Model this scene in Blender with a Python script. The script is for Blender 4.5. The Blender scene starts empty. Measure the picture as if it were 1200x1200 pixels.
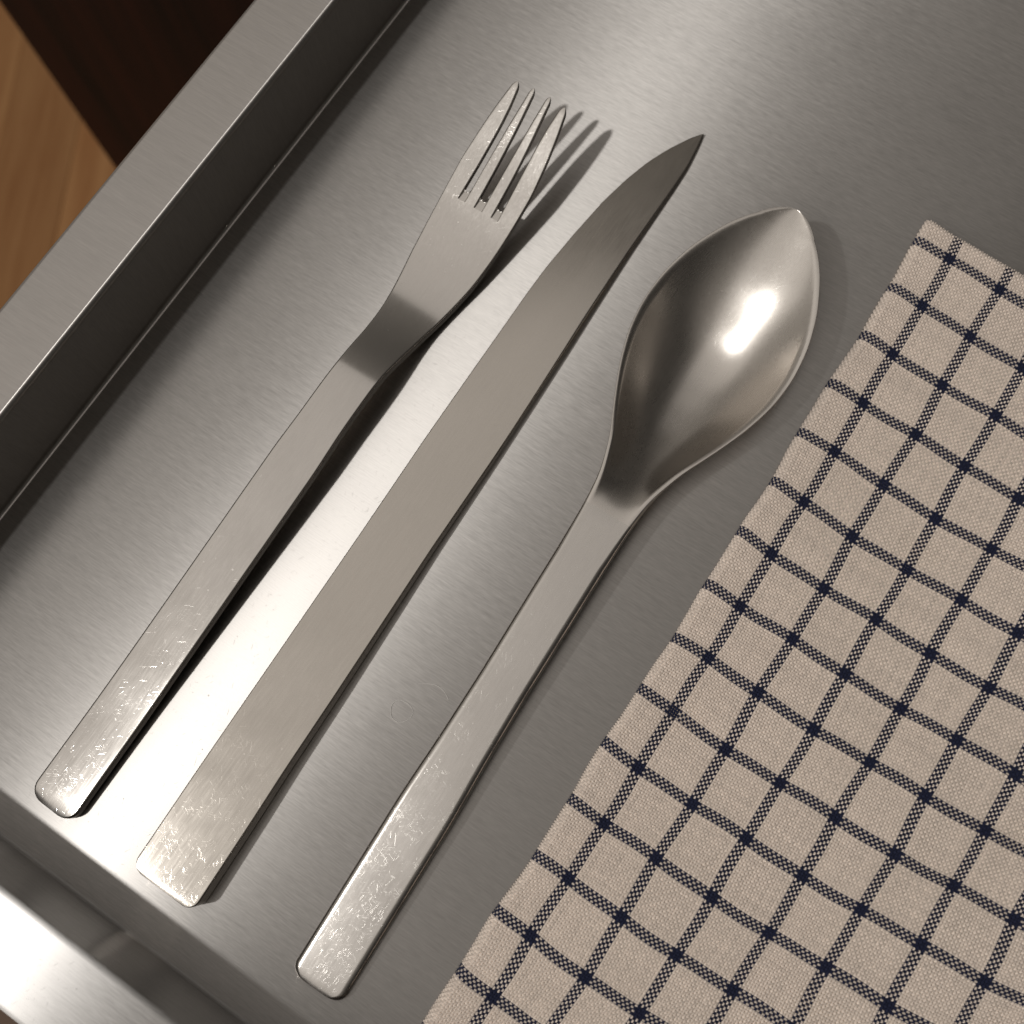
import bpy, math, random
import numpy as np
from mathutils import Matrix, Vector

random.seed(7)
rng = np.random.default_rng(7)
sc = bpy.context.scene
col = sc.collection

# ------------------------------------------------------------------ camera
cam_d = bpy.data.cameras.new('camera')
cam = bpy.data.objects.new('camera', cam_d)
col.objects.link(cam)
cam.matrix_world = Matrix(((0.83116, -0.52943, 0.16993, 0.0),
                           (0.55465, 0.81096, -0.18631, 0.0),
                           (-0.03917, 0.24911, 0.96768, 0.25),
                           (0, 0, 0, 1)))
cam_d.sensor_width = 36.0
cam_d.lens = 1323.66 / 1200 * 36.0
cam_d.clip_start = 0.01
cam_d.clip_end = 50
cam_d.dof.use_dof = True
cam_d.dof.focus_distance = 0.249
cam_d.dof.aperture_fstop = 16.0
sc.camera = cam

# ------------------------------------------------------------------ light
world = bpy.data.worlds.new('World')
sc.world = world
world.use_nodes = True
bg = world.node_tree.nodes['Background']
# a dim warm room, paler on the near left side where the lamp hangs
wn = world.node_tree.nodes
wl = world.node_tree.links
w_co = wn.new('ShaderNodeTexCoord')
w_dot = wn.new('ShaderNodeVectorMath'); w_dot.operation = 'DOT_PRODUCT'
w_dot.inputs[1].default_value = (-0.74, -0.55, 0.38)
w_map = wn.new('ShaderNodeMapRange'); w_map.interpolation_type = 'SMOOTHSTEP'
w_map.inputs[1].default_value = -0.35; w_map.inputs[2].default_value = 0.9
w_map.inputs[3].default_value = 0.042; w_map.inputs[4].default_value = 0.30
wl.new(w_co.outputs['Generated'], w_dot.inputs[0])
wl.new(w_dot.outputs['Value'], w_map.inputs[0])
wl.new(w_map.outputs[0], bg.inputs['Strength'])
bg.inputs['Color'].default_value = (1.0, 0.92, 0.83, 1)


def area(name, loc, target, size, power, colour, shape='DISK', size_y=None):
    d = bpy.data.lights.new(name, 'AREA')
    d.shape = shape
    d.size = size
    if size_y:
        d.size_y = size_y
    d.energy = power
    d.color = colour
    o = bpy.data.objects.new(name, d)
    col.objects.link(o)
    o.location = loc
    o.rotation_euler = (Vector(target) - Vector(loc)).to_track_quat('-Z', 'Y').to_euler()
    return o


# the lamp that throws the shadows, high on the near left
area('key_lamp', (-0.312, -0.32, 0.745), (-0.06, 0.04, 0), 0.034, 2.25, (1.0, 0.985, 0.96))
# the pale ceiling over the near side of the table
area('ceiling_light', (-1.05, -0.68, 2.0), (-1.05, -0.68, 0.0), 2.6, 10.4, (1.0, 0.95, 0.905), 'RECTANGLE', 3.5)

vs = sc.view_settings
vs.view_transform = 'Standard'
vs.look = 'None'
vs.gamma = 1.0
vs.exposure = 0.0
vs.use_curve_mapping = False
sc.cycles.use_denoising = True


# ------------------------------------------------------------------ helpers
def tag(o, label=None, cat=None, group=None, kind=None):
    if label: o['label'] = label
    if cat: o['category'] = cat
    if group: o['group'] = group
    if kind: o['kind'] = kind
    return o


def empty(name, loc=(0, 0, 0), rz=0.0):
    o = bpy.data.objects.new(name, None)
    col.objects.link(o)
    o.empty_display_size = 0.02
    o.location = loc
    o.rotation_euler = (0, 0, rz)
    return o


def mesh_obj(name, verts, faces, mat, parent=None, smooth=True, normals=None, uv=None):
    me = bpy.data.meshes.new(name)
    me.from_pydata([tuple(map(float, v)) for v in verts], [], [tuple(map(int, f)) for f in faces])
    me.update()
    if smooth:
        me.shade_smooth()
    if normals is not None:
        me.normals_split_custom_set_from_vertices([tuple(map(float, n)) for n in normals])
    me.materials.append(mat)
    o = bpy.data.objects.new(name, me)
    col.objects.link(o)
    if parent:
        o.parent = parent
    return o


def box(name, lo, hi, mat, parent=None, bevel=0.0):
    (x0, y0, z0), (x1, y1, z1) = lo, hi
    v = [(x, y, z) for x in (x0, x1) for y in (y0, y1) for z in (z0, z1)]
    f = [(0, 1, 3, 2), (4, 6, 7, 5), (0, 4, 5, 1), (2, 3, 7, 6), (0, 2, 6, 4), (1, 5, 7, 3)]
    o = mesh_obj(name, v, f, mat, parent, smooth=False)
    if bevel:
        m = o.modifiers.new('bevel', 'BEVEL')
        m.width = bevel
        m.segments = 2
    return o


def curve(xs, ys, smooth=0.0, step=0.25):
    """smoothed piecewise-linear function through the given points (mm)"""
    xs = np.array(xs, float); ys = np.array(ys, float)
    g = np.arange(xs[0] - 30, xs[-1] + 30, step)
    v = np.interp(g, xs, ys)
    # extend end slopes so that smoothing keeps the ends in place
    v = np.where(g < xs[0], ys[0] + (g - xs[0]) * (ys[1] - ys[0]) / (xs[1] - xs[0]), v)
    v = np.where(g > xs[-1], ys[-1] + (g - xs[-1]) * (ys[-1] - ys[-2]) / (xs[-1] - xs[-2]), v)
    if smooth > 0:
        k = np.arange(-4 * smooth, 4 * smooth + step, step)
        k = np.exp(-(k / smooth) ** 2 / 2); k /= k.sum()
        v = np.convolve(np.pad(v, len(k) // 2, mode='edge'), k, 'same')[len(k) // 2: len(k) // 2 + len(g)]
    return lambda x: np.interp(x, g, v)


# ------------------------------------------------------------------ node helpers
class NT:
    def __init__(self, name):
        self.m = bpy.data.materials.new(name)
        self.m.use_nodes = True
        self.t = self.m.node_tree
        self.bsdf = self.t.nodes['Principled BSDF']

    def node(self, typ, ins=None, **kw):
        n = self.t.nodes.new(typ)
        for k, v in kw.items():
            setattr(n, k, v)
        for k, v in (ins or {}).items():
            self.set(n.inputs[k], v)
        return n

    def set(self, sock, v):
        if isinstance(v, bpy.types.NodeSocket):
            self.t.links.new(v, sock)
        elif isinstance(v, bpy.types.Node):
            self.t.links.new(v.outputs[0], sock)
        else:
            sock.default_value = v

    def math(self, op, a, b=None, c=None, clamp=False):
        n = self.node('ShaderNodeMath', operation=op, use_clamp=clamp)
        self.set(n.inputs[0], a)
        if b is not None: self.set(n.inputs[1], b)
        if c is not None: self.set(n.inputs[2], c)
        return n.outputs[0]

    def ramp(self, v, lo, hi, a=0.0, b=1.0):
        n = self.node('ShaderNodeMapRange', {0: v, 1: lo, 2: hi, 3: a, 4: b})
        n.clamp = True
        return n.outputs[0]

    def mix(self, f, a, b):
        n = self.node('ShaderNodeMix', data_type='RGBA')
        self.set(n.inputs[0], f); self.set(n.inputs[6], a); self.set(n.inputs[7], b)
        return n.outputs[2]

    def coords(self, kind='Object'):
        return self.node('ShaderNodeTexCoord').outputs[kind]

    def mapping(self, vec, scale=(1, 1, 1), rot=(0, 0, 0), loc=(0, 0, 0)):
        return self.node('ShaderNodeMapping', {'Vector': vec, 'Scale': scale, 'Rotation': rot, 'Location': loc}).outputs[0]

    def noise(self, vec, scale=1.0, detail=2.0, rough=0.5, dist=0.0):
        return self.node('ShaderNodeTexNoise', {'Vector': vec, 'Scale': scale, 'Detail': detail,
                                                'Roughness': rough, 'Distortion': dist}).outputs[0]


def scratches(n, co, seeds, across=4200.0, along=230.0, lo=0.70, hi=0.74):
    """thin straight scratches at several angles, 0..1"""
    out = None
    for ang, sx in seeds:
        r = n.mapping(co, rot=(0, 0, ang))
        v = n.mapping(r, scale=(across, along, 300.0), loc=(sx, sx * 0.37, 0))
        s = n.ramp(n.noise(v, 1.0, 1.0, 0.3), lo, hi)
        out = s if out is None else n.math('MAXIMUM', out, s)
    return out


def brushed(name, grain=(1, 0, 0), rough=0.34, aniso=0.94, base=(0.60, 0.565, 0.53), marks=True, smudge=0.06, fine=1.0,
            broad=0.0, broad_rough=0.52, broad_aniso=0.6, wide=None):
    """brushed stainless steel; the grain runs along the given direction"""
    n = NT(name)
    co = n.coords()
    if wide:
        sc_f, sc_c = (230, 3600, 230), (60, 900, 60)
    elif abs(grain[0]) > 0.5:
        sc_f, sc_c = (300, 3300, 3300), (60, 1000, 1000)
    else:
        sc_f, sc_c = (3600, 230, 3600), (900, 60, 900)
    fineN = n.noise(n.mapping(co, scale=sc_f), 1.0, 2.0, 0.6)
    coarse = n.noise(n.mapping(co, scale=sc_c), 1.0, 2.0, 0.5)
    patch = n.noise(co, 22.0, 3.0, 0.55)
    gr = n.math('ADD', n.math('MULTIPLY', fineN, 0.7), n.math('MULTIPLY', coarse, 0.3))
    k = n.math('MULTIPLY_ADD', n.math('SUBTRACT', gr, 0.5), 0.8 * fine, 1.0)
    k = n.math('MULTIPLY_ADD', n.math('SUBTRACT', patch, 0.5), smudge, k)
    colr = n.node('ShaderNodeVectorMath', {0: base, 'Scale': k}, operation='SCALE').outputs[0]
    rg = n.math('MULTIPLY_ADD', n.math('SUBTRACT', gr, 0.5), 0.16 * fine, rough)
    rg = n.math('MULTIPLY_ADD', n.math('SUBTRACT', patch, 0.5), 0.07, rg)
    if marks:
        s = scratches(n, co, [(0.5, 3.1), (1.25, 11.7), (-0.35, 23.9)], 5200, 330, 0.757, 0.785)
        sp = n.ramp(n.noise(co, 1500.0, 0.0), 0.84, 0.87)
        s = n.math('MAXIMUM', s, sp)
        rg = n.math('MULTIPLY_ADD', s, 0.14, rg)
    hgt = n.noise(n.mapping(co, scale=tuple(0.5 * a for a in sc_f)), 1.0, 2.0, 0.6)
    bump = n.node('ShaderNodeBump', {'Strength': 0.5, 'Distance': 4e-6, 'Height': hgt})
    geo = n.node('ShaderNodeNewGeometry')
    tang = n.node('ShaderNodeVectorMath', {0: geo.outputs['Normal'], 1: grain}, operation='CROSS_PRODUCT').outputs[0]
    if wide:
        tang = n.node('ShaderNodeCombineXYZ', {0: wide[0], 1: wide[1], 2: wide[2]}).outputs[0]
    b = n.bsdf
    n.set(b.inputs['Base Color'], colr)
    b.inputs['Metallic'].default_value = 1.0
    n.set(b.inputs['Roughness'], rg)
    b.inputs['Anisotropic'].default_value = aniso
    n.set(b.inputs['Tangent'], tang)
    n.set(b.inputs['Normal'], bump.outputs[0])
    if broad:
        # the worn, hazier share of the surface scatters more widely
        b2 = n.node('ShaderNodeBsdfPrincipled', {'Base Color': colr, 'Metallic': 1.0, 'Roughness': broad_rough,
                                                 'Anisotropic': broad_aniso, 'Tangent': tang, 'Normal': bump.outputs[0]})
        mx = n.node('ShaderNodeMixShader', {0: broad, 1: b.outputs[0], 2: b2.outputs[0]})
        n.set(n.t.nodes['Material Output'].inputs['Surface'], mx.outputs[0])
    return n.m


def cutlery_steel(name, rough=0.20, wear_y=None, wear=1.0, base=(0.58, 0.55, 0.515), seed=0.0, general=0.25):
    """satin polished flatware steel: fine lengthwise polish, scuffs that gather where it is handled"""
    n = NT(name)
    co = n.coords()
    polish = n.noise(n.mapping(co, scale=(2600, 160, 2600), loc=(seed, 0, 0)), 1.0, 2.0, 0.6)
    patch = n.noise(n.mapping(co, loc=(seed, seed, 0)), 60.0, 3.0, 0.6)
    s1 = scratches(n, co, [(0.4 + seed, 3.1), (1.15, 8.7 + seed), (2.0, 15.9), (2.7 + seed, 31.0)], 9500, 480, 0.70, 0.75)
    long = scratches(n, co, [(0.25, 5.3 + seed), (-0.5, 17.7), (1.0, 27.7 + seed)], 6500, 260, 0.765, 0.79)
    dot = n.ramp(n.noise(n.mapping(co, loc=(seed, 2 * seed, 0)), 1500.0, 0.0), 0.80, 0.85)
    clump = n.ramp(n.noise(n.mapping(co, loc=(2 * seed, seed, 0)), 170.0, 3.0, 0.65), 0.46, 0.68)
    if wear_y is not None:
        y = n.node('ShaderNodeSeparateXYZ', {0: co}).outputs[1]
        amt = n.ramp(y, wear_y[0], wear_y[1], *((1.0, general) if wear_y[0] < 0.1 else (0.1, general)))
    else:
        amt = general
    clump = n.math('MULTIPLY', n.math('ADD', clump, 0.12), amt)
    s = n.math('MULTIPLY', s1, clump)
    s = n.math('MAXIMUM', s, n.math('MULTIPLY', long, 0.5))
    s = n.math('MAXIMUM', s, n.math('MULTIPLY', dot, 0.6))
    s = n.math('MULTIPLY', s, wear)
    rg = n.math('MULTIPLY_ADD', n.math('SUBTRACT', polish, 0.5), 0.07, rough)
    rg = n.math('MULTIPLY_ADD', n.math('SUBTRACT', patch, 0.5), 0.10, rg)
    rg = n.math('MULTIPLY_ADD', s, 0.20, rg)
    k = n.math('MULTIPLY_ADD', n.math('SUBTRACT', polish, 0.5), 0.10, 1.0)
    k = n.math('MULTIPLY_ADD', n.math('SUBTRACT', patch, 0.5), 0.10, k)
    colr = n.node('ShaderNodeVectorMath', {0: base, 'Scale': k}, operation='SCALE').outputs[0]
    hh = n.math('MULTIPLY_ADD', s, -0.6, n.math('MULTIPLY', patch, 0.5))
    bump = n.node('ShaderNodeBump', {'Strength': 0.35, 'Distance': 2.5e-5, 'Height': hh})
    b = n.bsdf
    n.set(b.inputs['Base Color'], colr)
    b.inputs['Metallic'].default_value = 1.0
    n.set(b.inputs['Roughness'], rg)
    n.set(b.inputs['Normal'], bump.outputs[0])
    return n.m


def wood(name, c0, c1, scale, rough=0.45, axis=2, streak=1.0, coat=0.0):
    n = NT(name)
    co = n.coords()
    s = [26.0 * scale] * 3
    s[axis] = 1.6 * scale
    oi = n.node('ShaderNodeObjectInfo').outputs['Random']
    off = n.node('ShaderNodeCombineXYZ', {0: n.math('MULTIPLY', oi, 9.0), 1: n.math('MULTIPLY', oi, 23.0), 2: n.math('MULTIPLY', oi, 5.0)})
    cv = n.node('ShaderNodeVectorMath', {0: co, 1: off.outputs[0]}, operation='ADD').outputs[0]
    g = n.noise(n.mapping(cv, scale=tuple(s)), 1.0, 4.0, 0.6, 0.4)
    g2 = n.noise(n.mapping(cv, scale=tuple(6 * a for a in s)), 1.0, 2.0, 0.6)
    f = n.ramp(n.math('MULTIPLY_ADD', g2, 0.25, n.math('MULTIPLY', g, 0.85)), 0.38, 0.70)
    colr = n.mix(f, (*c0, 1), (*c1, 1))
    tone = n.math('MULTIPLY_ADD', oi, 0.45, 0.78)
    colr = n.node('ShaderNodeVectorMath', {0: colr, 'Scale': tone}, operation='SCALE').outputs[0]
    n.set(n.bsdf.inputs['Base Color'], colr)
    n.set(n.bsdf.inputs['Roughness'], n.math('MULTIPLY_ADD', g, 0.15, rough))
    n.bsdf.inputs['Specular IOR Level'].default_value = 0.2
    bump = n.node('ShaderNodeBump', {'Strength': 0.15, 'Distance': 0.0006, 'Height': g2})
    n.set(n.bsdf.inputs['Normal'], bump.outputs[0])
    return n.m


# ------------------------------------------------------------------ setting: floor, cabinet, stand
FZ = -0.72
floor_mat = wood('floor_wood', (0.40, 0.18, 0.065), (0.54, 0.28, 0.115), 2.0, 0.35, axis=1)
sub_mat = wood('subfloor_wood', (0.02, 0.011, 0.006), (0.035, 0.02, 0.01), 2.0, 0.8, axis=1)
floor = box('floor', (-1.6, -1.2, FZ - 0.03), (1.2, 1.6, FZ - 0.012), sub_mat)
tag(floor, kind='structure')
PW, PL = 0.075, 0.375
plank_me = None
cnt = 0
for a in range(-9, 10):
    for b in range(-3, 4):
        for side in (0, 1):
            # herringbone laid along the diagonal
            bx = a * PW + b * PL
            by = -a * PW + b * PL
            if side == 0:
                cx, cy, rz = bx, by, 0.0
            else:
                cx, cy, rz = bx + PL / 2 + PW / 2, by + PL / 2 - PW / 2, math.pi / 2
            px = cx * math.cos(0.5) - cy * math.sin(0.5) - 0.55
            py = cx * math.sin(0.5) + cy * math.cos(0.5) + 0.15
            if not (-1.5 < px < 0.35 and -0.7 < py < 0.9):
                continue
            if plank_me is None:
                e = 0.0002
                w2, l2, t, c = PW / 2 - e, PL / 2 - e, 0.012, 0.0004
                v = [(-w2, -l2, -t), (w2, -l2, -t), (w2, l2, -t), (-w2, l2, -t),
                     (-w2, -l2, -c), (w2, -l2, -c), (w2, l2, -c), (-w2, l2, -c),
                     (-w2 + c, -l2 + c, 0), (w2 - c, -l2 + c, 0), (w2 - c, l2 - c, 0), (-w2 + c, l2 - c, 0)]
                f = [(3, 2, 1, 0), (8, 9, 10, 11)]
                for i in range(4):
                    j = (i + 1) % 4
                    f += [(i, j, 4 + j, 4 + i), (4 + i, 4 + j, 8 + j, 8 + i)]
                plank_me = mesh_obj('plank', v, f, floor_mat, floor, smooth=False)
                o = plank_me
            else:
                o = plank_me.copy()
                col.objects.link(o)
            o.location = (px, py, FZ + rng.uniform(-0.0003, 0.0003))
            o.rotation_euler = (0, 0, rz + 0.5)
            cnt += 1

cab_mat = wood('dark_rosewood', (0.0012, 0.0005, 0.0004), (0.034, 0.0075, 0.003), 1.5, 0.6, axis=2)
cab = empty('dark_cabinet', (-0.497, 0.19, FZ))
tag(cab, 'dark striped rosewood cabinet standing on the parquet behind the tray rim', 'cabinet')
box('front_panel', (0.0, 0.0, 0.004), (0.33, 0.018, 0.66), cab_mat, cab, 0.001)
box('side_panel', (0.0, 0.0185, 0.004), (0.018, 0.38, 0.66), cab_mat, cab, 0.001)
box('side_panel', (0.312, 0.0185, 0.004), (0.33, 0.38, 0.66), cab_mat, cab, 0.001)
box('back_panel', (0.0, 0.3805, 0.004), (0.33, 0.392, 0.66), cab_mat, cab, 0.001)
box('top_board', (-0.004, -0.004, 0.6605), (0.334, 0.396, 0.68), cab_mat, cab, 0.002)

stand_mat = wood('stand_wood', (0.055, 0.030, 0.018), (0.13, 0.075, 0.045), 2.0, 0.45, axis=0)
stand = empty('tray_stand', (0.02, 0.1, FZ))
tag(stand, 'brown wooden stand just showing under the near rim of the steel tray', 'stand')
box('table_top', (-0.165, -0.215, 0.694), (0.185, 0.195, 0.7165), stand_mat, stand, 0.002)
for sx in (-0.14, 0.16):
    for sy in (-0.18, 0.17):
        box('leg', (sx - 0.016, sy - 0.016, 0.001), (sx + 0.016, sy + 0.016, 0.6935), stand_mat, stand, 0.002)

# ------------------------------------------------------------------ tray
XL, XR, YF, YB = -0.14337, 0.20, -0.07298, 0.30
TW, TR = 0.02403, 0.0174          # wall height, rim width
tray = empty('steel_tray', (0, 0, 0))
tag(tray, 'brushed stainless steel tray with raised flat rim holding the cutlery', 'tray')
M_floor = brushed('tray_floor_steel', (1, 0, 0), 0.43, 1.0, (0.46, 0.438, 0.415), broad=0.18, broad_rough=0.46, broad_aniso=0.84, smudge=0.12)
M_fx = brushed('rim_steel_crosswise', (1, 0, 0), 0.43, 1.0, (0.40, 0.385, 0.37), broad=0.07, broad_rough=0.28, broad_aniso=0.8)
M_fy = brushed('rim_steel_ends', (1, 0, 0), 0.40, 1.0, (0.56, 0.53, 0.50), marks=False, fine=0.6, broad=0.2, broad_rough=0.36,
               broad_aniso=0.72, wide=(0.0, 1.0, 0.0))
RB, RT = 0.0009, 0.0013           # fillets at the foot of the wall and at the rim edge


def arc(cx, cz, r, a0, a1, k=6):
    return [(cx + r * math.cos(a), cz + r * math.sin(a)) for a in np.linspace(a0, a1, k)]


# profile in (d, z): d = distance outwards from the foot of the wall
prof_wall = arc(-RB, RB, RB, -math.pi / 2, 0)            # floor -> wall
prof_wall += [(0.0, z) for z in np.linspace(RB, TW - RT, 5)[1:]]
prof_rim = arc(RT, TW - RT, RT, math.pi, math.pi / 2)    # wall -> rim
prof_rim += [(d, TW) for d in np.linspace(RT, TR - RT, 5)[1:]]
prof_out = arc(TR - RT, TW - RT, RT, math.pi / 2, 0)     # rim -> outer skirt
prof_out += [(TR, -0.0028), (TR - 0.0012, -0.0028), (TR - 0.0012, TW - 0.003)]


def prof_normals(p):
    p = np.array(p)
    d = np.diff(p, axis=0)
    nn = np.c_[-d[:, 1], d[:, 0]] / (np.linalg.norm(d, axis=1)[:, None] + 1e-12)
    w = np.linalg.norm(d, axis=1)[:, None]
    out = np.zeros_like(p)
    out[:-1] += nn * w
    out[1:] += nn * w
    return out / (np.linalg.norm(out, axis=1)[:, None] + 1e-12)


full = prof_wall + prof_rim[1:] + prof_out[1:]
fulln = prof_normals(full)
nw, nr = len(prof_wall), len(prof_rim)
ranges = {'wall': (0, nw), 'rim': (nw - 1, nw + nr - 1), 'skirt': (nw + nr - 2, len(full))}
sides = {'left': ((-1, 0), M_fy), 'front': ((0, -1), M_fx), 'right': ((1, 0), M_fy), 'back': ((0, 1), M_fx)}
for side, (out, mat) in sides.items():
    for part, (a, b) in ranges.items():
        vs_, fs_, ns_ = [], [], []
        seg = 12
        for (d, z), (nd, nz) in zip(full[a:b], fulln[a:b]):
            if out[0]:
                x = (XL - d) if out[0] < 0 else (XR + d)
                ends = [(x, YF - d), (x, YB + d)]
            else:
                y = (YF - d) if out[1] < 0 else (YB + d)
                ends = [(XL - d, y), (XR + d, y)]
            for k in range(seg + 1):
                t = k / seg
                vs_.append((ends[0][0] * (1 - t) + ends[1][0] * t, ends[0][1] * (1 - t) + ends[1][1] * t, z))
                ns_.append((out[0] * nd, out[1] * nd, nz))
        ns_ = np.array(ns_)
        for r in range(b - a - 1):
            for k in range(seg):
                q = (r * (seg + 1) + k, r * (seg + 1) + k + 1, (r + 1) * (seg + 1) + k + 1, (r + 1) * (seg + 1) + k)
                p0, p1, p2 = (np.array(vs_[i]) for i in q[:3])
                if np.dot(np.cross(p1 - p0, p2 - p0), ns_[q[0]] + ns_[q[2]]) < 0:
                    q = q[::-1]
                fs_.append(q)
        mesh_obj(part, vs_, fs_, mat, tray, normals=ns_)
# floor plate
v, f = [], []
xs = np.linspace(XL + RB, XR - RB, 30)
ys = np.linspace(YF + RB, YB - RB, 30)
for y in ys:
    for x in xs:
        v.append((x, y, 0.0))
for j in range(29):
    for i in range(29):
        f.append((j * 30 + i, j * 30 + i + 1, (j + 1) * 30 + i + 1, (j + 1) * 30 + i))
mesh_obj('base', v, f, M_floor, tray)
box('underside', (XL + 0.0005, YF + 0.0005, -0.0030), (XR - 0.0005, YB - 0.0005, -0.0012), M_fy, tray)


# ------------------------------------------------------------------ swept flatware
MM = 1e-3
NTOP = 13
ARC = 6


def loop(x, a_l, a_r, z_fn, th, rl, rr, rb):
    """one cross-section: top from left to right, right edge, bottom, left edge (all mm)"""
    pts = []
    for t in np.linspace(-1, 1, NTOP):
        xx = (-(a_l - rl)) * (1 - (t + 1) / 2) + (a_r - rr) * (t + 1) / 2
        pts.append((x + xx, z_fn(t)))
    zr, zl = z_fn(1.0), z_fn(-1.0)
    for a in np.linspace(math.pi / 2, 0, ARC + 1)[1:]:
        pts.append((x + a_r - rr + rr * math.cos(a), zr - rr + rr * math.sin(a)))
    zb = min(zr - th, zr - rr - rb)
    for a in np.linspace(0, -math.pi / 2, ARC + 1):
        pts.append((x + a_r - rb + rb * math.cos(a), zb + rb + rb * math.sin(a)))
    zb2 = min(zl - th, zl - rl - rb)
    for t in np.linspace(1, -1, NTOP)[1:-1]:
        u = (t + 1) / 2
        xx = (-(a_l - rb)) * (1 - u) + (a_r - rb) * u
        pts.append((x + xx, min(z_fn(t) - th, zb * u + zb2 * (1 - u))))
    for a in np.linspace(-math.pi / 2, -math.pi, ARC + 1):
        pts.append((x - a_l + rb + rb * math.cos(a), zb2 + rb + rb * math.sin(a)))
    for a in np.linspace(math.pi, math.pi / 2, ARC + 1)[:-1]:
        pts.append((x - a_l + rl + rl * math.cos(a), zl - rl + rl * math.sin(a)))
    return pts


def sweep_parts(loops, ys, splits, mats, parent, cap0=True, cap1=True):
    """loops: S x K (x,z) in mm; splits: list of (name, first, last station)"""
    S, K = len(loops), len(loops[0])
    P = np.zeros((S, K, 3))
    for s in range(S):
        arr = np.array(loops[s])
        P[s, :, 0] = arr[:, 0]; P[s, :, 1] = ys[s]; P[s, :, 2] = arr[:, 1]
    P *= MM
    # area weighted normals from the whole body, so that parts meet without a seam
    N = np.zeros_like(P)
    A = P[:-1]; B = P[1:]
    A2 = np.roll(A, -1, axis=1); B2 = np.roll(B, -1, axis=1)
    fn = np.cross(A2 - A, B - A) + np.cross(B - B2, A2 - B2)
    for (s0, roll) in ((0, 0), (0, 1), (1, 0), (1, 1)):
        tgt = N[s0:S - 1 + s0]
        tgt += np.roll(fn, roll, axis=1)
    N /= np.linalg.norm(N, axis=2, keepdims=True) + 1e-15
    if np.mean(N[:, NTOP // 2, 2]) < 0:
        N = -N; flip = True
    else:
        flip = False
    objs = []
    for (name, a, b), mat in zip(splits, mats):
        verts = P[a:b + 1].reshape(-1, 3)
        norms = N[a:b + 1].reshape(-1, 3)
        faces = []
        n = b - a + 1
        for s in range(n - 1):
            for k in range(K):
                k2 = (k + 1) % K
                q = (s * K + k, s * K + k2, (s + 1) * K + k2, (s + 1) * K + k)
                faces.append(q[::-1] if flip else q)
        if a == 0 and cap0:
            faces.append(tuple(range(K))[::-1] if not flip else tuple(range(K)))
        if b == S - 1 and cap1:
            base = (n - 1) * K
            faces.append(tuple(range(base, base + K)) if not flip else tuple(range(base, base + K))[::-1])
        objs.append(mesh_obj(name, verts, faces, mat, parent, normals=norms))
    return objs


def end_shape(d, rp, rf, lf=None):
    """plan inset and top drop at distance d from a handle end (mm)"""
    ins = rp - math.sqrt(max(rp * rp - (rp - d) ** 2, 0)) if d < rp else 0.0
    lf = lf or rf
    drop = rf * (1 - d / lf) ** 2 if d < lf else 0.0
    return ins, drop


def stations(y0, y1, step, dense0=0.0, dense1=0.0, k=12):
    ys = []
    if dense0:
        ys += [y0 + dense0 * (1 - math.cos(a)) for a in np.linspace(0, math.pi / 2, k)]
    m = int((y1 - dense1 - y0 - dense0) / step)
    ys += list(np.linspace(y0 + dense0, y1 - dense1, m + 1)[1 if dense0 else 0:])
    if dense1:
        ys += [y1 - dense1 * (1 - math.sin(a)) for a in np.linspace(0, math.pi / 2, k)][1:]
    return ys


# ---- fork -------------------------------------------------------------------
FX, FY = -90.42, -61.8
fork = empty('fork', (FX * MM, FY * MM, 0.0))
tag(fork, 'stainless steel four-tined dinner fork with flat straight handle', 'fork')
f_z = curve([-62, -35, 0, 44, 56, 70, 79, 89, 100, 115, 133], [2.9, 3.6, 6.1, 9.3, 9.45, 4.6, 3.3, 4.3, 7.0, 12.5, 20.4], 3.6)
f_w = curve([-62, 30, 40, 56, 64, 72, 80, 88, 96, 104, 112, 120, 126, 131.6],
            [6.05, 5.95, 5.62, 5.55, 5.85, 6.55, 7.75, 8.95, 9.55, 9.85, 9.95, 9.3, 8.5, 7.4], 1.3)
f_t = curve([-62, 0, 55, 80, 104, 132], [2.5, 2.4, 2.6, 2.2, 1.9, 1.1], 3)
YB_F = 103.7
ys = stations(FY, YB_F, 1.6, dense0=3.2)
loops, yl = [], []
for y in ys:
    d = y - FY
    ins, drop = end_shape(d, 3.2, 0.32, 4.6)
    a = f_w(y) - ins
    th = max(f_t(y) - drop * 1.1, 0.35)
    zt = f_z(y) - drop
    rc = min(0.55 - 0.25 * min(max((y - 80) / 20, 0), 1), th * 0.3)
    crown = 0.05
    g = min(max((y + 25) / 70, 0), 1)
    roll = 0.045 * (1 - g * g * (3 - 2 * g))          # the handle is twisted a hair towards its end
    loops.append(loop(0, a, a, lambda t: zt + crown * (1 - t * t) + roll * a * t, th, rc, rc, min(0.35, th * 0.25)))
    yl.append(d)
i_neck = min(range(len(ys)), key=lambda i: abs(ys[i] - 58))
M_fh = cutlery_steel('fork_handle_steel', 0.15, (0.003, 0.035), 0.75, seed=1.3, general=0.30)
M_fd = cutlery_steel('fork_head_steel', 0.165, (0.155, 0.172), 0.9, seed=4.1, general=0.5)
sweep_parts(loops, yl, [('handle', 0, i_neck), ('head', i_neck, len(ys) - 1)], [M_fh, M_fd], fork)
inner = curve([100, 104, 115, 122, 126.5, 131.6], [5.62, 5.6, 5.2, 5.0, 5.1, 5.65], 0.8)
m_in = curve([100, 104, 115, 122, 126.5, 131.6], [1.0, 1.0, 1.03, 1.08, 1.2, 1.5], 0.8)
m_out = curve([100, 104, 115, 122, 126.5, 131.6], [3.9, 3.88, 3.78, 3.55, 3.3, 2.95], 0.8)
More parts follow.
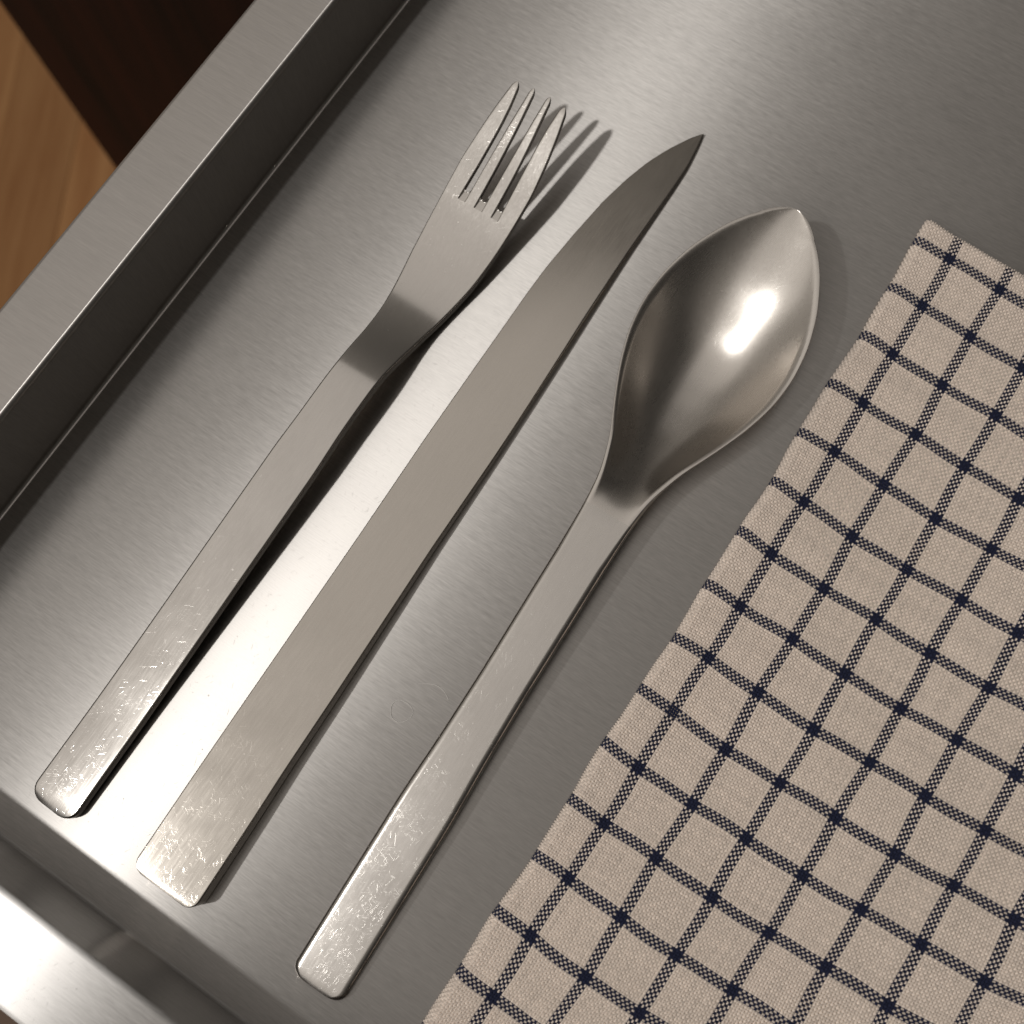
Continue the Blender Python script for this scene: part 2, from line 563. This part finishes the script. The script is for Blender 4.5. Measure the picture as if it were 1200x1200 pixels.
for lo_f, hi_f, yend in ((lambda y: -f_w(y), lambda y: -inner(y), 131.5), (lambda y: -m_out(y), lambda y: -m_in(y), 131.9),
                         (m_in, m_out, 131.9), (inner, f_w, 131.5)):
    ys_t = stations(YB_F, yend, 1.0, dense1=1.5, k=9)
    loops, yl = [], []
    for y in ys_t:
        l, r = lo_f(y), hi_f(y)
        if y > yend - 1.5:
            q = (y - (yend - 1.5)) / 1.5
            k = max(math.sqrt(max(1 - q * q, 0)), 0.12)
        else:
            k = 1.0
        c, a = (l + r) / 2, max((r - l) / 2 * k, 0.06)
        g = min(max((y - 112) / 16, 0), 1)
        th = f_t(y) * (0.35 + 0.65 * k)
        rc = min(0.3 + 0.25 * g, a * 0.6, th * 0.45)
        rb = min(0.4, a * 0.9, th * 0.4)
        zt = f_z(y) - 0.15 * (1 - k)
        loops.append(loop(c, a, a, lambda t: zt, th, rc, rc, rb))
        yl.append(y - FY)
    sweep_parts(loops, yl, [('tine', 0, len(ys_t) - 1)], [M_fd], fork, cap0=False)
# sloping ends milled at the root of each slot
for xc, wdt in ((-4.75, 1.72), (0.0, 1.98), (4.75, 1.72)):
    v, f = [], []
    yy = np.linspace(YB_F - 0.1, YB_F + 3.0, 6)
    for q, y in enumerate(yy):
        u = q / 5
        zt = f_z(y) - 0.32 - 0.55 * u
        h = wdt / 2
        ends = [(-h, 0), (-h * 0.5, -0.35 * (q == 5)), (0, -0.55 * (q == 5)), (h * 0.5, -0.35 * (q == 5)), (h, 0)]
        for (xx, dy) in ends:
            v.append(((xc + xx) * MM, (y + dy - FY) * MM, (zt) * MM))
        for (xx, dy) in ends:
            v.append(((xc + xx) * MM, (y + dy - FY) * MM, (f_z(y) - f_t(y) + 0.15) * MM))
    for q in range(5):
        for k in range(4):
            f.append((q * 10 + k, q * 10 + k + 1, (q + 1) * 10 + k + 1, (q + 1) * 10 + k))
    for k in range(4):
        f.append((50 + k, 50 + k + 1, 55 + k + 1, 55 + k))
    mesh_obj('slot_end', v, f, M_fd, fork, smooth=False)

# ---- knife -----------------------------------------------------------------
KX, KY = -58.9, -60.4
knife = empty('knife', (KX * MM, KY * MM, 0.0))
tag(knife, 'stainless steel table knife lying between the fork and the spoon', 'knife')
k_l = curve([-60.4, -36.6, -9, 25.6, 52, 95, 103, 114, 125.4, 133.3, 140, 145.8, 151.5, 153.4, 154.3],
            [-67.1, -67.8, -68.4, -69.2, -70.0, -70.6, -70.5, -69.7, -68.5, -67.0, -65.2, -62.9, -59.9, -58.6, -57.75], 0.7)
k_r = curve([-60.4, -40, -26, -8, 18, 31, 55, 76, 88, 105, 117, 137, 144, 151, 154.3],
            [-50.75, -51.35, -51.9, -52.3, -53.1, -53.5, -53.8, -54.3, -54.6, -55.2, -55.6, -55.75, -55.95, -56.9, -57.55], 1.2)
k_t = curve([-60, -20, 30, 60, 90, 130, 155], [6.0, 5.2, 3.8, 2.9, 2.5, 1.7, 0.9], 6)
ys = stations(KY, 154.2, 1.8, dense0=2.6, dense1=6.0, k=12)
loops, yl = [], []
for y in ys:
    d = y - KY
    ins, drop = end_shape(d, 2.6, 0.12, 1.3)
    l, r = k_l(y) - KX + ins, k_r(y) - KX - ins
    c, a = (l + r) / 2, max((r - l) / 2, 0.05)
    tk = k_t(y)
    th = max(tk - drop - 0.25, 0.4)
    zt = tk + 0.05 - drop
    g = min(max((y - 60) / 45, 0), 1)
    g = g * g * (3 - 2 * g)
    rr = min(0.35 + 0.65 * g, a * 0.6, th * 0.45)
    rl = min(0.35 - 0.15 * g, a * 0.6, th * 0.3)
    bev = 0.35 * g * (tk - 0.55)
    crown = 0.06
    zf = lambda t: zt - bev * max(0.0, (0.2 - t) / 1.2) ** 1.25 + crown * (1 - t * t) * (1 - g)
    # blade thins to the cutting edge on the left
    pts = loop(c, a, a, zf, th, rl, rr, min(0.2, th * 0.2, a * 0.3))
    pts = [(px, max(pz, 0.08)) for px, pz in pts]
    loops.append(pts)
    yl.append(d)
i_b = min(range(len(ys)), key=lambda i: abs(ys[i] - 62))
M_kh = cutlery_steel('knife_handle_steel', 0.17, (0.01, 0.05), 0.55, (0.56, 0.52, 0.47), seed=2.9, general=0.2)
M_kb = cutlery_steel('knife_blade_steel', 0.18, None, 0.35, (0.56, 0.52, 0.47), seed=5.5, general=0.1)
sweep_parts(loops, yl, [('handle', 0, i_b), ('blade', i_b, len(ys) - 1)], [M_kh, M_kb], knife)

# ---- spoon ------------------------------------------------------------------
SX, SY = -21.35, -58.6
spoon = empty('spoon', (SX * MM, SY * MM, 0.0), math.atan(0.0245))
tag(spoon, 'stainless steel tablespoon with a deep pointed bowl beside the checked napkin', 'spoon')
s_w = curve([-58.6, -16, -2, 14, 32, 48, 56.4, 64.4, 72.4, 80.4, 88.4, 96.4, 104.4, 112.4, 120.4, 128.4, 132, 136.4, 138.8, 139.7],
            [6.40, 6.4, 5.9, 5.65, 5.75, 5.8, 5.9, 6.53, 8.8, 12.6, 16.0, 18.4, 19.23, 18.5, 16.25, 12.4, 10.0, 6.1, 2.9, 0.3], 2.2)
s_z = curve([-59, 50, 62, 85, 104, 112, 120, 130, 140], [3.1, 10.4, 11.0, 11.5, 12.5, 13.5, 14.5, 15.3, 16.0], 4)
s_c = curve([40, 59, 64, 69, 75, 82, 90, 98, 104, 108, 112, 116, 119, 123, 130, 136, 140],
            [9.75, 10.8, 9.7, 6.9, 4.2, 2.3, 1.5, 1.2, 1.5, 2.6, 4.9, 7.5, 9.2, 10.9, 13.1, 15.0, 16.0], 2.0)
s_t = curve([-59, 0, 50, 66, 80, 144], [3.0, 3.0, 3.0, 2.4, 1.15, 1.05], 4)
NTOP = 41
ys = stations(SY, 139.7, 1.5, dense0=2.6, dense1=7.0, k=16)
loops, yl = [], []
for y in ys:
    d = y - SY
    ins, drop = end_shape(d, 2.6, 0.20, 2.2)
    a = max(s_w(y) - ins, 0.12)
    if y > 135.5:
        q = (y - 135.5) / 4.2
        a = max(6.9 * max(1 - q, 0) ** 0.54, 0.12)
    th = max(s_t(y) - drop, 0.5)
    zt = s_z(y) - drop
    dep = max(zt - s_c(y), 0.0) if y > 56 else 0.0
    g = min(max((y - 45) / 25, 0), 1)
    rc = (1.35 * (1 - g) + 0.16 * g)
    rc = min(rc, th * 0.45, a * 0.45)
    p = 2.3
    fl = 1.0 - 0.9 / max(a, 3.5) * g
    zf = lambda t: zt - dep * (1 - min(abs(t) / fl, 1) ** p) + 0.04 * (1 - t * t) * (1 - g)
    pts = loop(0, a, a, zf, th, rc, rc, min(0.5, th * 0.4, a * 0.4))
    loops.append([(px, max(pz, 0.05)) for px, pz in pts])
    yl.append(d)
i_n = min(range(len(ys)), key=lambda i: abs(ys[i] - 57))
M_sh = cutlery_steel('spoon_handle_steel', 0.19, (0.03, 0.09), 0.9, seed=3.7, general=0.25)
M_sb = cutlery_steel('spoon_bowl_steel', 0.28, None, 0.8, (0.64, 0.60, 0.555), seed=7.9, general=0.45)
sweep_parts(loops, yl, [('handle', 0, i_n), ('bowl', i_n, len(ys) - 1)], [M_sh, M_sb], spoon)
NTOP = 13

# ------------------------------------------------------------------ napkin
n = NT('checked_linen')
uvn = n.node('ShaderNodeUVMap', uv_map='threads').outputs[0]
sep = n.node('ShaderNodeSeparateXYZ', {0: uvn})
U, V = sep.outputs[0], sep.outputs[1]
PER = 23.0


def stripe(x):
    # four dark yarns centred on every multiple of PER
    m = n.math('FLOORED_MODULO', n.math('ADD', n.math('FLOOR', x), 2.5), PER)
    return n.math('LESS_THAN', m, 4.0)


iu, iv = n.math('FLOOR', U), n.math('FLOOR', V)
par = n.math('LESS_THAN', n.math('FLOORED_MODULO', n.math('ADD', iu, iv), 2.0), 0.5)    # 1: warp yarn on top
su, sv = stripe(U), stripe(V)
dark = n.math('ADD', n.math('MULTIPLY', par, su), n.math('MULTIPLY', n.math('SUBTRACT', 1.0, par), sv))
wu = n.node('ShaderNodeTexWhiteNoise', {'W': iu}, noise_dimensions='1D').outputs[0]
wv = n.node('ShaderNodeTexWhiteNoise', {'W': n.math('ADD', iv, 517.0)}, noise_dimensions='1D').outputs[0]
yarn = n.math('ADD', n.math('MULTIPLY', par, wu), n.math('MULTIPLY', n.math('SUBTRACT', 1.0, par), wv))
slubu = n.noise(n.node('ShaderNodeCombineXYZ', {0: n.math('MULTIPLY', iu, 7.3), 1: n.math('MULTIPLY', V, 0.12), 2: 0.0}), 1.0, 2.0)
slubv = n.noise(n.node('ShaderNodeCombineXYZ', {0: n.math('MULTIPLY', iv, 5.1), 1: n.math('MULTIPLY', U, 0.12), 2: 9.0}), 1.0, 2.0)
slub = n.math('ADD', n.math('MULTIPLY', par, slubu), n.math('MULTIPLY', n.math('SUBTRACT', 1.0, par), slubv))
cell = n.node('ShaderNodeTexWhiteNoise', {'Vector': n.node('ShaderNodeCombineXYZ', {0: iu, 1: iv, 2: 0.0})}, noise_dimensions='2D').outputs[0]
k = n.math('MULTIPLY_ADD', yarn, 0.16, n.math('MULTIPLY_ADD', par, -0.24, 0.93))
k = n.math('MULTIPLY_ADD', slub, 0.22, k)
k = n.math('MULTIPLY_ADD', cell, 0.12, n.math('SUBTRACT', k, 0.12))
lin = n.node('ShaderNodeVectorMath', {0: (0.86, 0.745, 0.65), 'Scale': k}, operation='SCALE').outputs[0]
nav = n.node('ShaderNodeVectorMath', {0: (0.021, 0.025, 0.056), 'Scale': k}, operation='SCALE').outputs[0]
# the dark yarns are hairy and spread a little over the pale yarns that cross them
fu_, fv_ = n.math('FRACT', U), n.math('FRACT', V)
eu = n.math('ABSOLUTE', n.math('SUBTRACT', fu_, 0.5))
ev = n.math('ABSOLUTE', n.math('SUBTRACT', fv_, 0.5))
hair = n.math('MAXIMUM', n.math('MULTIPLY', su, n.math('GREATER_THAN', eu, 0.30)), n.math('MULTIPLY', sv, n.math('GREATER_THAN', ev, 0.30)))
dark = n.math('MAXIMUM', dark, n.math('MULTIPLY', hair, 0.85))
n.set(n.bsdf.inputs['Base Color'], n.mix(dark, lin, nav))
n.bsdf.inputs['Roughness'].default_value = 0.92
n.bsdf.inputs['Specular IOR Level'].default_value = 0.15
n.bsdf.inputs['Sheen Weight'].default_value = 0.12
n.bsdf.inputs['Sheen Roughness'].default_value = 0.5
fib = n.noise(n.coords(), 9000.0, 2.0)
n.set(n.bsdf.inputs['Normal'], n.node('ShaderNodeBump', {'Strength': 0.5, 'Distance': 5e-5, 'Height': fib}).outputs[0])
M_lin = n.m

napkin = empty('folded_napkin', (0.001, 0.16, 0.0))
tag(napkin, 'folded beige linen napkin with thin navy check lines', 'napkin')
CX = [8.7999, 13.1758, 0.3726, 0.0245, -0.0071, -0.0215]
CY = [154.7458, -0.8751, -14.0156, 0.1469, 0.0476, 0.0122]
SUB = 3
I0, I1, J0, J1 = -0.66, 8.2, -0.46, 15.4        # visible outline in check units (left fold, right, far fold, near)
RHO_I, RHO_J = 1.75, 1.3                        # fold radii, mm
PM = 13.5
ov_i, ov_j = 2.4, 2.0                           # wrap angle of the folds
EPSI = RHO_I * (ov_i - 1.0) / PM                # extra cloth length hidden in the fold
EPSJ = RHO_J * (ov_j - 1.0) / PM
u0 = math.floor((I0 - EPSI) * PER); u1 = math.ceil(I1 * PER)
v0 = math.floor((J0 - EPSJ) * PER); v1 = math.ceil(J1 * PER)
uu = np.arange(u0 * SUB, u1 * SUB + 1) / SUB
vv = np.arange(v0 * SUB, v1 * SUB + 1) / SUB
Ug, Vg = np.meshgrid(uu, vv)                     # thread units; stripes centred on 0, 23, ...
I_, J_ = Ug / PER, Vg / PER


def fold(c, edge, rho):
    """arc length -> (horizontal position, drop) for a fold whose outermost point is at `edge` (check units, mm)"""
    a = (c - edge) * PM - rho                    # distance inside the start of the bend
    th = np.clip(-a / rho, 0, math.pi)
    pos = np.where(a >= 0, c, edge + (rho - rho * np.sin(th)) / PM)
    drop = np.where(a >= 0, 0.0, rho * (1 - np.cos(th)))
    return pos, drop, th


Ip, dI, thI = fold(I_, I0, RHO_I)
Jp, dJ, thJ = fold(J_, J0, RHO_J)
# ragged fold lines: the edges wander a little
wob = lambda t, s: 0.35 * np.sin(t * 1.1 + s) + 0.18 * np.sin(t * 2.7 + 2 * s) + 0.06 * np.sin(t * 9.3 + 3 * s)
ii, jj = Ip, Jp
Xw = CX[0] + CX[1] * ii + CX[2] * jj + CX[3] * ii ** 2 + CX[4] * ii * jj + CX[5] * jj ** 2
Yw = CY[0] + CY[1] * ii + CY[2] * jj + CY[3] * ii ** 2 + CY[4] * ii * jj + CY[5] * jj ** 2
near_l = np.exp(-np.clip(I_ - I0, 0, None) / 0.5)
near_t = np.exp(-np.clip(J_ - J0, 0, None) / 0.5)
Xw = Xw + near_l * wob(J_, 0.4) * 0.35
Yw = Yw + near_t * wob(I_, 1.9) * 0.5
ztop = 3.5 + 0.30 * np.sin(I_ * 1.3 + 0.5 * J_) + 0.26 * np.sin(J_ * 1.1 - I_ * 0.8 + 1.0) + 0.10 * np.sin(I_ * 4.1 + J_ * 3.3) \
    + 0.07 * np.sin(J_ * 6.1 - I_ * 2.3 + 0.7) + 0.35 * np.exp(-((I_ - I0 - 0.25) / 0.3) ** 2)
# the weave is pulled a little out of line
Xw = Xw + 0.22 * np.sin(J_ * 1.9 + I_ * 2.3) + 0.12 * np.sin(J_ * 4.3 + I_ * 1.7)
Yw = Yw + 0.22 * np.sin(I_ * 2.1 + J_ * 1.7) + 0.12 * np.sin(I_ * 5.0 - J_ * 1.3)
Zw = np.maximum(ztop - dI - dJ, 0.12)
# plain weave relief: the yarn on top bulges, and dives at its ends
fu, fv = Ug - np.floor(Ug + 1e-9), Vg - np.floor(Vg + 1e-9)
cu, cv = np.floor(Ug + 1e-9), np.floor(Vg + 1e-9)


def relief(fu, fv, cu, cv):
    warp = ((cu + cv) % 2) < 0.5
    ac = np.where(warp, fu, fv)
    al = np.where(warp, fv, fu)
    prof = np.sqrt(np.clip(1 - (2 * ac - 1) ** 2, 0, 1))
    r = prof * (0.15 + 0.85 * np.sin(np.pi * al))
    r = r * np.where(warp, 0.45, 1.0)
    return np.where((fu < 0.01) & (fv < 0.01), -1.0, r)


rel = relief(fu, fv, cu, cv)
AMP = 0.48
nrmx = np.sin(np.minimum(thI, 2.0))
Zw = Zw + AMP * rel * np.cos(np.minimum(thI, 1.57)) * np.cos(np.minimum(thJ, 1.57))
Xw = Xw - AMP * rel * np.sin(np.minimum(thI, 1.57))
Yw = Yw + AMP * rel * np.sin(np.minimum(thJ, 1.57))
jit = rng.normal(0, 0.012, Xw.shape)
Zw = Zw + jit
ox, oy = 1.0, 160.0
Pn = np.stack([(Xw - ox) * MM, (Yw - oy) * MM, Zw * MM], axis=-1).reshape(-1, 3)
nv_, nu_ = Ug.shape
idx = np.arange(nv_ * nu_).reshape(nv_, nu_)
quads = np.stack([idx[:-1, :-1], idx[1:, :-1], idx[1:, 1:], idx[:-1, 1:]], axis=-1).reshape(-1, 4)
me = bpy.data.meshes.new('cloth')
me.vertices.add(len(Pn)); me.vertices.foreach_set('co', Pn.astype(np.float32).ravel())
me.loops.add(quads.size); me.loops.foreach_set('vertex_index', quads.astype(np.int32).ravel())
me.polygons.add(len(quads)); me.polygons.foreach_set('loop_start', np.arange(0, quads.size, 4, dtype=np.int32))
me.update(calc_edges=True)
uvl = me.uv_layers.new(name='threads')
# keep every face inside its own cell so the yarn colours change exactly at the yarn borders
uvq = np.stack([Ug.ravel()[quads], Vg.ravel()[quads]], axis=-1)
cen = uvq.mean(axis=1, keepdims=True)
uvq = cen + (uvq - cen) * 0.98
uvl.data.foreach_set('uv', uvq.astype(np.float32).ravel())
me.polygons.foreach_set('use_smooth', np.ones(len(quads), dtype=bool))
me.materials.append(M_lin)
me.validate()
cloth = bpy.data.objects.new('top_layer', me)
col.objects.link(cloth)
cloth.parent = napkin

# inner layers of the fold, a plain slab just inside the outer layer
n2 = NT('plain_linen')
n2.bsdf.inputs['Base Color'].default_value = (0.5, 0.41, 0.32, 1)
n2.bsdf.inputs['Roughness'].default_value = 0.95
def nap_xy(i, j):
    return ((CX[0] + CX[1] * i + CX[2] * j + CX[3] * i * i + CX[4] * i * j + CX[5] * j * j - ox) * MM,
            (CY[0] + CY[1] * i + CY[2] * j + CY[3] * i * i + CY[4] * i * j + CY[5] * j * j - oy) * MM)
v, f = [], []
ni, nj = 10, 18
for zz in (0.0002, 0.0027):
    for q in range(nj + 1):
        for p_ in range(ni + 1):
            i = (I0 + 0.14) + (I1 - 0.05 - I0 - 0.14) * p_ / ni
            j = (J0 + 0.12) + (J1 - 0.05 - J0 - 0.12) * q / nj
            v.append((*nap_xy(i, j), zz))
W = ni + 1
off = W * (nj + 1)
for q in range(nj):
    for p_ in range(ni):
        a = q * W + p_
        f.append((a, a + 1, a + W + 1, a + W))
        f.append((off + a, off + a + W, off + a + W + 1, off + a + 1))
for p_ in range(ni):
    f.append((p_, off + p_, off + p_ + 1, p_ + 1))
    a = nj * W + p_
    f.append((a, a + 1, off + a + 1, off + a))
for q in range(nj):
    a = q * W
    f.append((a, a + W, off + a + W, off + a))
    a = q * W + ni
    f.append((a, off + a, off + a + W, a + W))
mesh_obj('inner_layers', v, f, n2.m, napkin, smooth=False)


def tube(pts, r, k=5):
    pts = [np.array(p, float) for p in pts]
    vs2, fs2 = [], []
    for s, p in enumerate(pts):
        t = pts[min(s + 1, len(pts) - 1)] - pts[max(s - 1, 0)]
        t = t / (np.linalg.norm(t) + 1e-12)
        a = np.cross(t, (0.3, 0.1, 1.0)); a /= np.linalg.norm(a)
        b = np.cross(t, a)
        for q in range(k):
            th = 2 * math.pi * q / k
            vs2.append(p + r * (math.cos(th) * a + math.sin(th) * b))
    for s in range(len(pts) - 1):
        for q in range(k):
            fs2.append((s * k + q, s * k + (q + 1) % k, (s + 1) * k + (q + 1) % k, (s + 1) * k + q))
    return vs2, fs2


# stray linen fibres along the folds
n3 = NT('linen_fibre')
n3.bsdf.inputs['Base Color'].default_value = (0.62, 0.53, 0.43, 1)
n3.bsdf.inputs['Roughness'].default_value = 0.8
v, f = [], []
for q in range(420):
    if rng.random() < 0.72:
        j = rng.uniform(J0, 15.0); i = I0 + 0.02
        x, y = nap_xy(i, j); dirv = np.array([-1, rng.normal(0, 0.8), 0.0])
    else:
        i = rng.uniform(I0, 7.0); j = J0 + 0.02
        x, y = nap_xy(i, j); dirv = np.array([rng.normal(0, 0.8), 1, 0.0])
    dirv /= np.linalg.norm(dirv)
    L = rng.uniform(0.25, 0.9) * (2.6 if rng.random() < 0.06 else 1.0) * MM
    z0 = rng.uniform(1.2, 3.3) * MM
    side = np.array([-dirv[1], dirv[0], 0]) * rng.normal(0, 0.5)
    pts = [np.array([x, y, z0]) - dirv * 0.4 * MM + (dirv * t + side * t * t + np.array([0, 0, rng.normal(0, 0.12) * t])) * L for t in np.linspace(0, 1, 5)]
    for p in pts:
        p[2] = max(p[2], 0.0001)
    a, b = tube(pts, 0.013 * MM, 3)
    o_ = len(v)
    v += a
    f += [tuple(o_ + t for t in q_) for q_ in b]
tag(mesh_obj('stray_fibres', v, f, n3.m, napkin), kind='stuff')

# ------------------------------------------------------------------ lint on the tray
n4 = NT('pale_lint')
n4.bsdf.inputs['Base Color'].default_value = (0.9, 0.87, 0.82, 1)
n4.bsdf.inputs['Roughness'].default_value = 0.7


def lint(label, pts, loc):
    pts = [(x * MM, y * MM, z * MM) for x, y, z in pts]
    a, b = tube(pts, 0.05 * MM, 5)
    o = mesh_obj('lint_fibre', a, b, n4.m)
    o.location = loc
    tag(o, label, 'lint', 'lint fibres on the tray')


ring = [(2.5 * math.cos(t), 2.3 * math.sin(t) + 0.5 * math.cos(t) ** 2, 0.09 + 0.03 * math.sin(2 * t)) for t in np.linspace(0.5, 2 * math.pi + 0.3, 48)]
lint('tiny pale lint fibre curled into a ring between knife and spoon', ring, (-0.0392, -0.0029, 0))
arch = [(t * 5.4, 2.0 * math.sin(math.pi * (0.5 + t) * 0.62) - 1.0, 0.1 + 0.04 * math.sin(7 * t)) for t in np.linspace(-0.5, 0.9, 22)]
lint('tiny pale arched lint fibre touching the left edge of the spoon handle', arch, (-0.0368, 0.0052, 0))
